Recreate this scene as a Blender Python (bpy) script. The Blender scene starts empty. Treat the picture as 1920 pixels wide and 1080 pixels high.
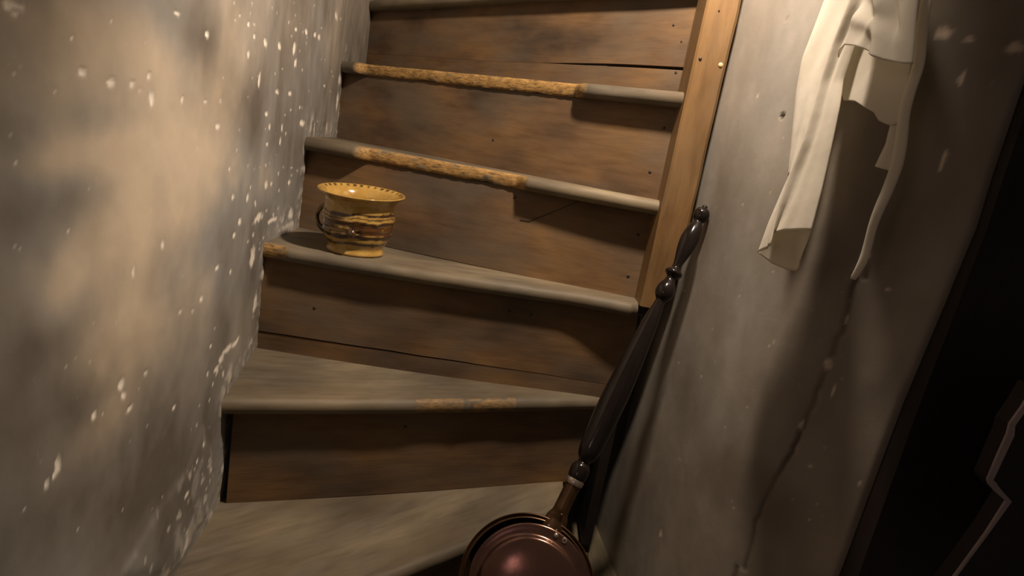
import bpy, bmesh, math, random
import numpy as np
from mathutils import Vector, Matrix
C = bpy.context.scene
COL = C.collection

# ------------------------------------------------------------------ camera
cam_d = bpy.data.cameras.new('camera'); cam = bpy.data.objects.new('camera', cam_d); COL.objects.link(cam)
EYE = Vector((0, 0, .846))
_th, _ro = 0.2099, -0.1725
_fw = Vector((0, math.cos(_th), -math.sin(_th))); _up = Vector((0, math.sin(_th), math.cos(_th))); _rt = Vector((1, 0, 0))
_X = math.cos(_ro)*_rt - math.sin(_ro)*_up; _Y = math.sin(_ro)*_rt + math.cos(_ro)*_up
m = Matrix((_X, _Y, -_fw)).transposed().to_4x4(); m.translation = EYE
cam.matrix_world = m
cam_d.sensor_width = 36; cam_d.lens = 21.89; cam_d.clip_start = .02
C.camera = cam

# ------------------------------------------------------------------ world, lamps, exposure
w = bpy.data.worlds.new('world'); C.world = w; w.use_nodes = True
bg = w.node_tree.nodes['Background']; bg.inputs[0].default_value = (1, .78, .58, 1); bg.inputs[1].default_value = .055
LAMP = Vector((.17, .85, 1.55))
def lamp(name, kind, loc, power, color, radius, target=None, **k):
    d = bpy.data.lights.new(name, kind); d.energy = power; d.color = color
    d.shadow_soft_size = radius
    o = bpy.data.objects.new(name, d); COL.objects.link(o); o.location = loc
    if target is not None:
        o.rotation_euler = (Vector(target)-Vector(loc)).to_track_quat('-Z', 'Y').to_euler()
    for a, v in k.items(): setattr(d, a, v)
    return o
lamp('ceiling_lamp', 'SPOT', LAMP, 58, (1, .812, .645), .035, (-.15, 1.35, .7), spot_size=math.radians(128), spot_blend=.55)
lamp('hall_glow', 'AREA', (-.95, -1.1, 1.0), 1.3, (1, .66, .68), 0, (.1, .9, .3), size=.22)
C.view_settings.view_transform = 'Standard'; C.view_settings.look = 'None'
C.view_settings.gamma = 1; C.view_settings.use_curve_mapping = False; C.view_settings.exposure = 0

# ------------------------------------------------------------------ helpers
def smooth(a, b, x):
    t = np.clip((x-a)/(b-a), 0, 1); return t*t*(3-2*t)
def _hash(i, j, k, seed):
    h = (i.astype(np.int64)*374761393 + j.astype(np.int64)*668265263 + k.astype(np.int64)*2147483647 + seed*974711) & 0x7fffffff
    h = ((h ^ (h >> 13))*1274126177) & 0x7fffffff
    return ((h ^ (h >> 16)) & 0xffff)/65535.0
def vnoise(x, y, seed=0):
    x = np.asarray(x, float); y = np.asarray(y, float)
    i = np.floor(x); j = np.floor(y); fx = x-i; fy = y-j
    fx = fx*fx*(3-2*fx); fy = fy*fy*(3-2*fy); z = np.zeros_like(i)
    a = _hash(i, j, z, seed); b = _hash(i+1, j, z, seed); c = _hash(i, j+1, z, seed); d = _hash(i+1, j+1, z, seed)
    return (a*(1-fx)+b*fx)*(1-fy)+(c*(1-fx)+d*fx)*fy
def fbm(x, y, seed=0, oct=4):
    s = 0; a = .5; t = 0
    for o in range(oct):
        s = s + a*vnoise(np.asarray(x)*2**o + 17.3*o, np.asarray(y)*2**o - 9.1*o, seed+o); t += a; a *= .5
    return s/t

def empty(name, loc):
    o = bpy.data.objects.new(name, None); COL.objects.link(o); o.location = loc; o.empty_display_size = .05
    return o
def tag(o, label=None, cat=None, group=None, kind=None):
    if label: o['label'] = label
    if cat: o['category'] = cat
    if group: o['group'] = group
    if kind: o['kind'] = kind
    return o
def worldloc(o):
    v = Vector((0, 0, 0))
    while o is not None: v += Vector(o.location); o = o.parent
    return v
def obj(name, verts, faces, mat, parent=None, origin=None, attrs=None, shade=True, angle=35, label=None):
    """verts in world coordinates; the object's origin is put at 'origin' (world)"""
    verts = np.asarray(verts, float)
    org = Vector(origin) if origin is not None else (Vector(verts.mean(axis=0)) if parent is not None else Vector((0, 0, 0)))
    me = bpy.data.meshes.new(name)
    me.from_pydata((verts-np.array(org)).tolist(), [], faces)
    me.update()
    bm = bmesh.new(); bm.from_mesh(me); bmesh.ops.recalc_face_normals(bm, faces=bm.faces); bm.to_mesh(me); bm.free()
    for k, v in (attrs or {}).items():
        v = np.asarray(v, np.float32)
        if v.ndim == 1:
            a = me.attributes.new(k, 'FLOAT', 'POINT'); a.data.foreach_set('value', v)
        else:
            a = me.attributes.new(k, 'FLOAT_VECTOR', 'POINT'); a.data.foreach_set('vector', v.ravel())
    me.materials.append(mat)
    if shade:
        me.shade_smooth(); me.set_sharp_from_angle(angle=math.radians(angle))
    o = bpy.data.objects.new(name, me); COL.objects.link(o)
    o.location = org - (worldloc(parent) if parent is not None else Vector((0, 0, 0)))
    if parent is not None: o.parent = parent
    if label: o['label'] = label
    return o
def gridfaces(n, m_, wrap=False, off=0):
    f = []
    for i in range(n-1):
        for j in range(m_ if wrap else m_-1):
            k = (j+1) % m_
            f.append((off+i*m_+j, off+i*m_+k, off+(i+1)*m_+k, off+(i+1)*m_+j))
    return f
def big_grid(name, P, mat, attrs):
    """P: (n,m,3) array, fast mesh"""
    n, m_, _ = P.shape
    me = bpy.data.meshes.new(name)
    idx = np.arange(n*m_).reshape(n, m_)
    q = np.stack([idx[:-1, :-1], idx[:-1, 1:], idx[1:, 1:], idx[1:, :-1]], -1).reshape(-1, 4)
    me.vertices.add(n*m_); me.vertices.foreach_set('co', P.reshape(-1, 3).astype(np.float32).ravel())
    me.loops.add(q.size); me.loops.foreach_set('vertex_index', q.astype(np.int32).ravel())
    me.polygons.add(len(q)); me.polygons.foreach_set('loop_start', (np.arange(len(q))*4).astype(np.int32))
    me.update(calc_edges=True); me.validate()
    for k, v in attrs.items():
        v = np.asarray(v, np.float32)
        if v.ndim == 2:
            a = me.attributes.new(k, 'FLOAT', 'POINT'); a.data.foreach_set('value', v.ravel())
        else:
            a = me.attributes.new(k, 'FLOAT_VECTOR', 'POINT'); a.data.foreach_set('vector', v.reshape(-1))
    me.materials.append(mat); me.shade_smooth()
    o = bpy.data.objects.new(name, me); COL.objects.link(o)
    return o
def axis_frame(ax, ref=(0, 0, 1)):
    ax = Vector(ax).normalized(); r = Vector(ref)
    if abs(ax.dot(r)) > .97: r = Vector((1, 0, 0))
    x = r.cross(ax).normalized(); y = ax.cross(x)
    return np.array(ax), np.array(x), np.array(y)
def lathe(prof, p0, ax, n=48, ref=(0, 0, 1), cap0=True, cap1=True):
    """prof: list of (t, r) along the axis"""
    a, x, y = axis_frame(ax, ref); p0 = np.array(p0); V = []
    for t, r in prof:
        for k in range(n):
            g = 2*math.pi*k/n
            V.append(p0 + a*t + (x*math.cos(g)+y*math.sin(g))*r)
    F = gridfaces(len(prof), n, True)
    if cap0: F.append(tuple(range(n)))
    if cap1: F.append(tuple(range((len(prof)-1)*n, len(prof)*n)))
    return np.array(V), F
def smooth_prof(pts, sub=4):
    """Catmull-Rom through (t,r) points"""
    p = [np.array(q, float) for q in pts]; out = []
    for i in range(len(p)-1):
        a = p[max(i-1, 0)]; b = p[i]; c = p[i+1]; d = p[min(i+2, len(p)-1)]
        for k in range(sub):
            t = k/sub
            out.append(.5*((2*b)+(c-a)*t+(2*a-5*b+4*c-d)*t*t+(3*b-a-3*c+d)*t**3))
    out.append(p[-1]); return [(q[0], max(q[1], .0004)) for q in out]
def tube(pts, rad, n=10):
    pts = [np.array(p, float) for p in pts]; V = []
    up = np.array((.3, .2, 1.))
    for i, p in enumerate(pts):
        t = pts[min(i+1, len(pts)-1)]-pts[max(i-1, 0)]; t /= np.linalg.norm(t)
        x = np.cross(up, t); x /= np.linalg.norm(x); y = np.cross(t, x)
        r = rad[i] if hasattr(rad, '__len__') else rad
        for k in range(n):
            g = 2*math.pi*k/n; V.append(p+(x*math.cos(g)+y*math.sin(g))*r)
    F = gridfaces(len(pts), n, True); F.append(tuple(range(n))); F.append(tuple(range((len(pts)-1)*n, len(pts)*n)))
    return np.array(V), F

# ------------------------------------------------------------------ materials
class NT:
    def __init__(s, name):
        s.m = bpy.data.materials.new(name); s.m.use_nodes = True; s.t = s.m.node_tree; s.b = s.t.nodes['Principled BSDF']
    def n(s, typ, **k):
        nd = s.t.nodes.new(typ)
        for a, v in k.items(): setattr(nd, a, v)
        return nd
    def l(s, a, b): s.t.links.new(a, b)
    def attr(s, name, vec=False):
        a = s.n('ShaderNodeAttribute'); a.attribute_name = name
        return a.outputs['Vector' if vec else 'Fac']
    def mapping(s, src, scale, loc=(0, 0, 0)):
        mp = s.n('ShaderNodeMapping'); mp.inputs['Scale'].default_value = scale; mp.inputs['Location'].default_value = loc
        s.l(src, mp.inputs['Vector']); return mp.outputs[0]
    def noise(s, vec, scale, detail=4, rough=.55):
        nz = s.n('ShaderNodeTexNoise'); nz.inputs['Scale'].default_value = scale; nz.inputs['Detail'].default_value = detail
        nz.inputs['Roughness'].default_value = rough; s.l(vec, nz.inputs['Vector']); return nz.outputs[0]
    def ramp(s, fac, stops):
        r = s.n('ShaderNodeValToRGB'); e = r.color_ramp.elements
        while len(e) < len(stops): e.new(.5)
        for el, (p, c) in zip(e, stops):
            el.position = p; el.color = (*c, 1) if len(c) == 3 else c
        s.l(fac, r.inputs[0]); return r.outputs[0]
    def mix(s, fac, a, b, mode='MIX'):
        mx = s.n('ShaderNodeMix', data_type='RGBA', blend_type=mode)
        for sock, v in ((mx.inputs[0], fac), (mx.inputs[6], a), (mx.inputs[7], b)):
            if isinstance(v, (int, float)): sock.default_value = v
            elif isinstance(v, tuple): sock.default_value = (*v, 1)
            else: s.l(v, sock)
        return mx.outputs[2]
    def math(s, op, a, b=0.0, clamp=False):
        q = s.n('ShaderNodeMath', operation=op, use_clamp=clamp)
        for i, v in enumerate((a, b)):
            if isinstance(v, (int, float)): q.inputs[i].default_value = v
            else: s.l(v, q.inputs[i])
        return q.outputs[0]
    def bump(s, h, strength, dist):
        b = s.n('ShaderNodeBump'); b.inputs['Strength'].default_value = strength; b.inputs['Distance'].default_value = dist
        s.l(h, b.inputs['Height']); s.l(b.outputs[0], s.b.inputs['Normal'])
    def out(s, color, rough, **k):
        for sock, v in (('Base Color', color), ('Roughness', rough)):
            if isinstance(v, tuple): s.b.inputs[sock].default_value = (*v, 1)
            elif isinstance(v, (int, float)): s.b.inputs[sock].default_value = v
            else: s.l(v, s.b.inputs[sock])
        for a, v in k.items(): s.b.inputs[a].default_value = v
        return s.m
def objpos(t):
    tc = t.n('ShaderNodeTexCoord'); oi = t.n('ShaderNodeObjectInfo')
    ad = t.n('ShaderNodeVectorMath', operation='ADD'); mu = t.n('ShaderNodeVectorMath', operation='SCALE')
    cx = t.n('ShaderNodeCombineXYZ')
    for i in range(3): t.l(oi.outputs['Random'], cx.inputs[i])
    mu.inputs['Scale'].default_value = 7.0
    t.l(cx.outputs[0], mu.inputs[0])
    t.l(tc.outputs['Object'], ad.inputs[0]); t.l(mu.outputs[0], ad.inputs[1])
    return ad.outputs[0], tc.outputs['Object']

def mat_plaster(name, grey, beige, dark, chipc, rough):
    t = NT(name); p, o = objpos(t)
    f1 = t.noise(o, 26, 5, .6); f2 = t.noise(t.mapping(o, (40, 40, 9)), 3, 4)
    tone = t.attr('tone'); warm = t.attr('warm'); chip = t.attr('chip')
    base = t.mix(warm, grey, beige)
    base = t.mix(1.0, base, t.ramp(f1, [(.25, (.93, .93, .93)), (.75, (1.05, 1.05, 1.05))]), 'MULTIPLY')
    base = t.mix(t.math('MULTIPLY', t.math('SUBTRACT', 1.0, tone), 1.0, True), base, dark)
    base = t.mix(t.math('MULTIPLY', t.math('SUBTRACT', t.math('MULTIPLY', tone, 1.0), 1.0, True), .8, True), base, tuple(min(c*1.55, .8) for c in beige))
    speck = t.ramp(t.noise(t.mapping(o, (110, 110, 45)), 1, 2, .5), [(.74, (0, 0, 0)), (.80, (1, 1, 1))])
    base = t.mix(t.math('MULTIPLY', speck, .15), base, tuple(c*1.35 for c in beige))
    base = t.mix(chip, base, chipc)
    base = t.mix(t.attr('crack'), base, (.035, .028, .022))
    hh = t.math('ADD', t.math('MULTIPLY', f1, .6), t.math('MULTIPLY', f2, .12))
    fine = t.noise(o, 180, 3, .6)
    t.bump(t.math('ADD', hh, t.math('MULTIPLY', fine, .12)), .16, .004)
    return t.out(base, rough, **{'Specular IOR Level': .35})
M = {}
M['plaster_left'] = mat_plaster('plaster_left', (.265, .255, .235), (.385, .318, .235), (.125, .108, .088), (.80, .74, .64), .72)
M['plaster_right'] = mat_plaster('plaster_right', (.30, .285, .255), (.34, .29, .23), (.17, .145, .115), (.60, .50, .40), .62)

def mat_wood(name, c_dark, c_mid, c_light, dust, dust_amt, rough, scale=(7, 40, 40), worn=False, bumpd=.0012):
    t = NT(name); vec = t.attr('bc', True)
    oi = t.n('ShaderNodeObjectInfo'); sh = t.n('ShaderNodeCombineXYZ')
    for i in range(3): t.l(oi.outputs['Random'], sh.inputs[i])
    sc = t.n('ShaderNodeVectorMath', operation='SCALE'); sc.inputs['Scale'].default_value = 9; t.l(sh.outputs[0], sc.inputs[0])
    ad = t.n('ShaderNodeVectorMath', operation='ADD'); t.l(vec, ad.inputs[0]); t.l(sc.outputs[0], ad.inputs[1]); v = ad.outputs[0]
    grain = t.noise(t.mapping(v, scale), 1.6, 6, .62)
    big = t.noise(t.mapping(v, (3.2, 5, 6.5)), 1.4, 3, .5)
    big2 = t.noise(t.mapping(v, (4.5, 7, 9), (3, 8, 1)), 1.2, 3, .55)
    c = t.ramp(big, [(.30, c_dark), (.50, c_mid), (.72, c_light)])
    c = t.mix(1.0, c, t.ramp(grain, [(.30, (.72, .70, .68)), (.55, (1, 1, 1)), (.8, (1.14, 1.13, 1.1))]), 'MULTIPLY')
    c = t.mix(t.math('MULTIPLY', t.ramp(big2, [(.42, (0, 0, 0)), (.66, (1, 1, 1))]), dust_amt), c, dust)
    if worn:
        raw = t.ramp(t.noise(t.mapping(vec, (30, 130, 130)), 2, 5, .7), [(.34, (.09, .055, .028)), (.47, (.27, .155, .052)), (.58, (.36, .215, .072)), (.76, (.60, .38, .15))])
        c = t.mix(t.attr('worn'), c, raw)
    fine = t.noise(t.mapping(v, (12, 140, 140)), 2, 4, .65)
    t.bump(t.math('ADD', grain, t.math('MULTIPLY', fine, .5)), .35, bumpd)
    return t.out(c, rough, **{'Specular IOR Level': .3})
M['riser'] = mat_wood('riser_wood', (.070, .047, .031), (.148, .087, .044), (.215, .122, .050), (.128, .100, .073), .6, .55)
M['tread'] = mat_wood('tread_wood', (.075, .063, .046), (.145, .121, .086), (.24, .195, .125), (.13, .092, .05), .45, .6, worn=True)
M['post'] = mat_wood('post_wood', (.14, .078, .030), (.19, .108, .042), (.23, .135, .055), (.19, .135, .08), .35, .5, scale=(6, 40, 40))
M['floor'] = mat_wood('floor_wood', (.12, .10, .065), (.19, .16, .10), (.23, .19, .12), (.10, .08, .05), .4, .65)
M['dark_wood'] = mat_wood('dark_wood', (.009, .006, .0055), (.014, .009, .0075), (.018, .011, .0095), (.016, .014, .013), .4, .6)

def mat_simple(name, col, rough, **k):
    t = NT(name); p, o = objpos(t)
    f = t.noise(p, 30, 4)
    c = t.mix(1.0, col, t.ramp(f, [(.3, (.85, .85, .85)), (.7, (1.12, 1.12, 1.12))]), 'MULTIPLY')
    return t.out(c, rough, **k)
M['iron'] = mat_simple('nail_iron', (.035, .028, .022), .6)
M['pale_nail'] = mat_simple('bright_nail_head', (.6, .42, .2), .45)
M['pale_edge'] = mat_simple('worn_grey_paint', (.30, .24, .24), .5)
M['black_wood'] = mat_simple('black_lacquered_wood', (.011, .008, .007), .16, **{'Specular IOR Level': .32})
M['crack'] = mat_simple('dark_crack', (.02, .015, .01), .9)
def mat_copper():
    t = NT('tarnished_copper'); p, o = objpos(t)
    f = t.noise(p, 9, 4); g = t.noise(p, 60, 3)
    c = t.ramp(f, [(.3, (.10, .06, .05)), (.5, (.19, .105, .085)), (.75, (.25, .13, .085))])
    c = t.mix(t.ramp(g, [(.6, (0, 0, 0)), (.75, (.5, .5, .5))]), c, (.10, .065, .045))
    t.bump(g, .08, .002)
    return t.out(c, t.ramp(f, [(.3, (.28,)*3), (.7, (.18,)*3)]), Metallic=.9)
M['copper'] = mat_copper()
def mat_brass():
    t = NT('dark_brass'); p, o = objpos(t)
    f = t.noise(p, 20, 4)
    c = t.ramp(f, [(.3, (.09, .052, .026)), (.7, (.17, .10, .05))])
    return t.out(c, .36, Metallic=.85)
M['brass'] = mat_brass()
M['bright_metal'] = mat_simple('worn_bright_metal', (.55, .47, .40), .3, Metallic=.9)
def mat_cloth():
    t = NT('cream_cotton'); p, o = objpos(t)
    f = t.noise(o, 12, 3); wv = t.noise(t.mapping(o, (900, 900, 900)), 1, 1)
    wr = t.noise(t.mapping(o, (35, 35, 22)), 1, 3, .5)
    c = t.ramp(f, [(.3, (.79, .745, .635)), (.7, (.86, .82, .72))])
    t.bump(t.math('ADD', t.math('MULTIPLY', wv, .03), wr), .25, .005)
    m_ = t.out(c, .85, **{'Sheen Weight': .1})
    tr = t.n('ShaderNodeBsdfTranslucent'); t.l(c, tr.inputs['Color']); mx = t.n('ShaderNodeMixShader'); mx.inputs[0].default_value = .45
    t.l(t.b.outputs[0], mx.inputs[1]); t.l(tr.outputs[0], mx.inputs[2]); t.l(mx.outputs[0], t.t.nodes['Material Output'].inputs['Surface'])
    return m_
M['cloth'] = mat_cloth()
def mat_glaze():
    t = NT('slip_glaze'); p, o = objpos(t)
    f = t.noise(o, 60, 3); br = t.attr('brown')
    c = t.ramp(f, [(.3, (.37, .22, .05)), (.7, (.52, .33, .09))])
    c = t.mix(br, c, (.035, .017, .012))
    a = t.attr('amber'); c = t.mix(a, c, (.19, .075, .012))
    t.bump(t.noise(o, 90, 2), .10, .002)
    return t.out(c, .14, **{'Coat Weight': .4, 'Coat Roughness': .08})
M['glaze'] = mat_glaze()

# ------------------------------------------------------------------ marks on the plaster (wall metres: along, up, half sizes)
LBLOB = [[0.447,0.889,0.089,0.0334,0.5],[0.569,0.834,0.1838,0.0478,0.6],[0.395,0.837,0.0556,0.0239,0.3],[0.603,0.783,0.1869,0.0352,0.7],[0.42,0.787,0.106,0.022,0.6],[0.731,0.753,0.3237,0.0422,0.5],[0.489,0.703,0.1448,0.0624,0.6],[0.584,0.719,0.1364,0.0477,0.5],[0.386,0.684,0.0356,0.0292,0.9],[0.612,0.613,0.1551,0.0471,0.7],[0.48,0.624,0.0708,0.0388,0.6],[0.448,0.586,0.0584,0.0327,0.5],[0.643,0.513,0.1006,0.0452,0.5],[0.462,0.519,0.0566,0.0352,0.35],[0.322,0.881,0.0193,0.0131,0.5],[1.007,0.717,0.0845,0.0479,0.6],[1.43,1.011,0.1025,0.0427,0.5],[0.363,0.772,0.0423,0.0199,0.3],[0.527,0.877,0.0901,0.0291,0.45],[0.34,0.746,0.0589,0.0309,-0.6],[0.329,0.803,0.033,0.0215,-0.4],[0.41,0.752,0.0471,0.0266,-0.5],[0.771,0.859,0.2117,0.0474,-0.6],[0.645,0.91,0.07,0.0336,-0.5],[0.418,0.819,0.0426,0.0171,-0.4],[0.366,0.64,0.054,0.027,-0.6],[0.477,0.598,0.0454,0.0227,-0.3],[0.422,0.575,0.0586,0.0316,-0.5],[0.568,0.508,0.1189,0.048,-0.5],[0.341,0.577,0.0824,0.0405,-0.5],[0.668,0.34,0.3226,0.0941,-0.3],[0.409,0.491,0.0914,0.0491,-0.3],[0.98,0.774,0.2332,0.0533,-0.3],[0.735,0.519,0.0995,0.05,-0.3],[0.934,0.549,0.181,0.061,-0.2],[0.751,0.655,0.0722,0.0463,-0.3],[0.385,0.463,0.1582,0.0587,-0.4],[0.527,0.402,0.1455,0.0625,-0.3],[0.33,0.659,0.0359,0.0487,-0.3],[0.578,0.414,0.086,0.0447,-0.2]]
LWARM = [[0.489,0.703,0.1618,0.0675,0.8],[0.566,0.856,0.2758,0.0619,0.6],[0.477,0.603,0.0979,0.0501,0.7],[0.452,0.524,0.0667,0.0345,0.6],[0.43,0.886,0.0943,0.0325,0.5],[0.386,0.684,0.0314,0.027,-0.8],[1.127,0.811,0.5132,0.1415,-0.8],[0.665,0.358,0.417,0.1008,-0.4],[0.946,0.631,0.3942,0.1122,-0.8],[0.34,0.746,0.0443,0.0459,-0.3],[0.65,0.575,0.1752,0.0578,0.4]]
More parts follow.
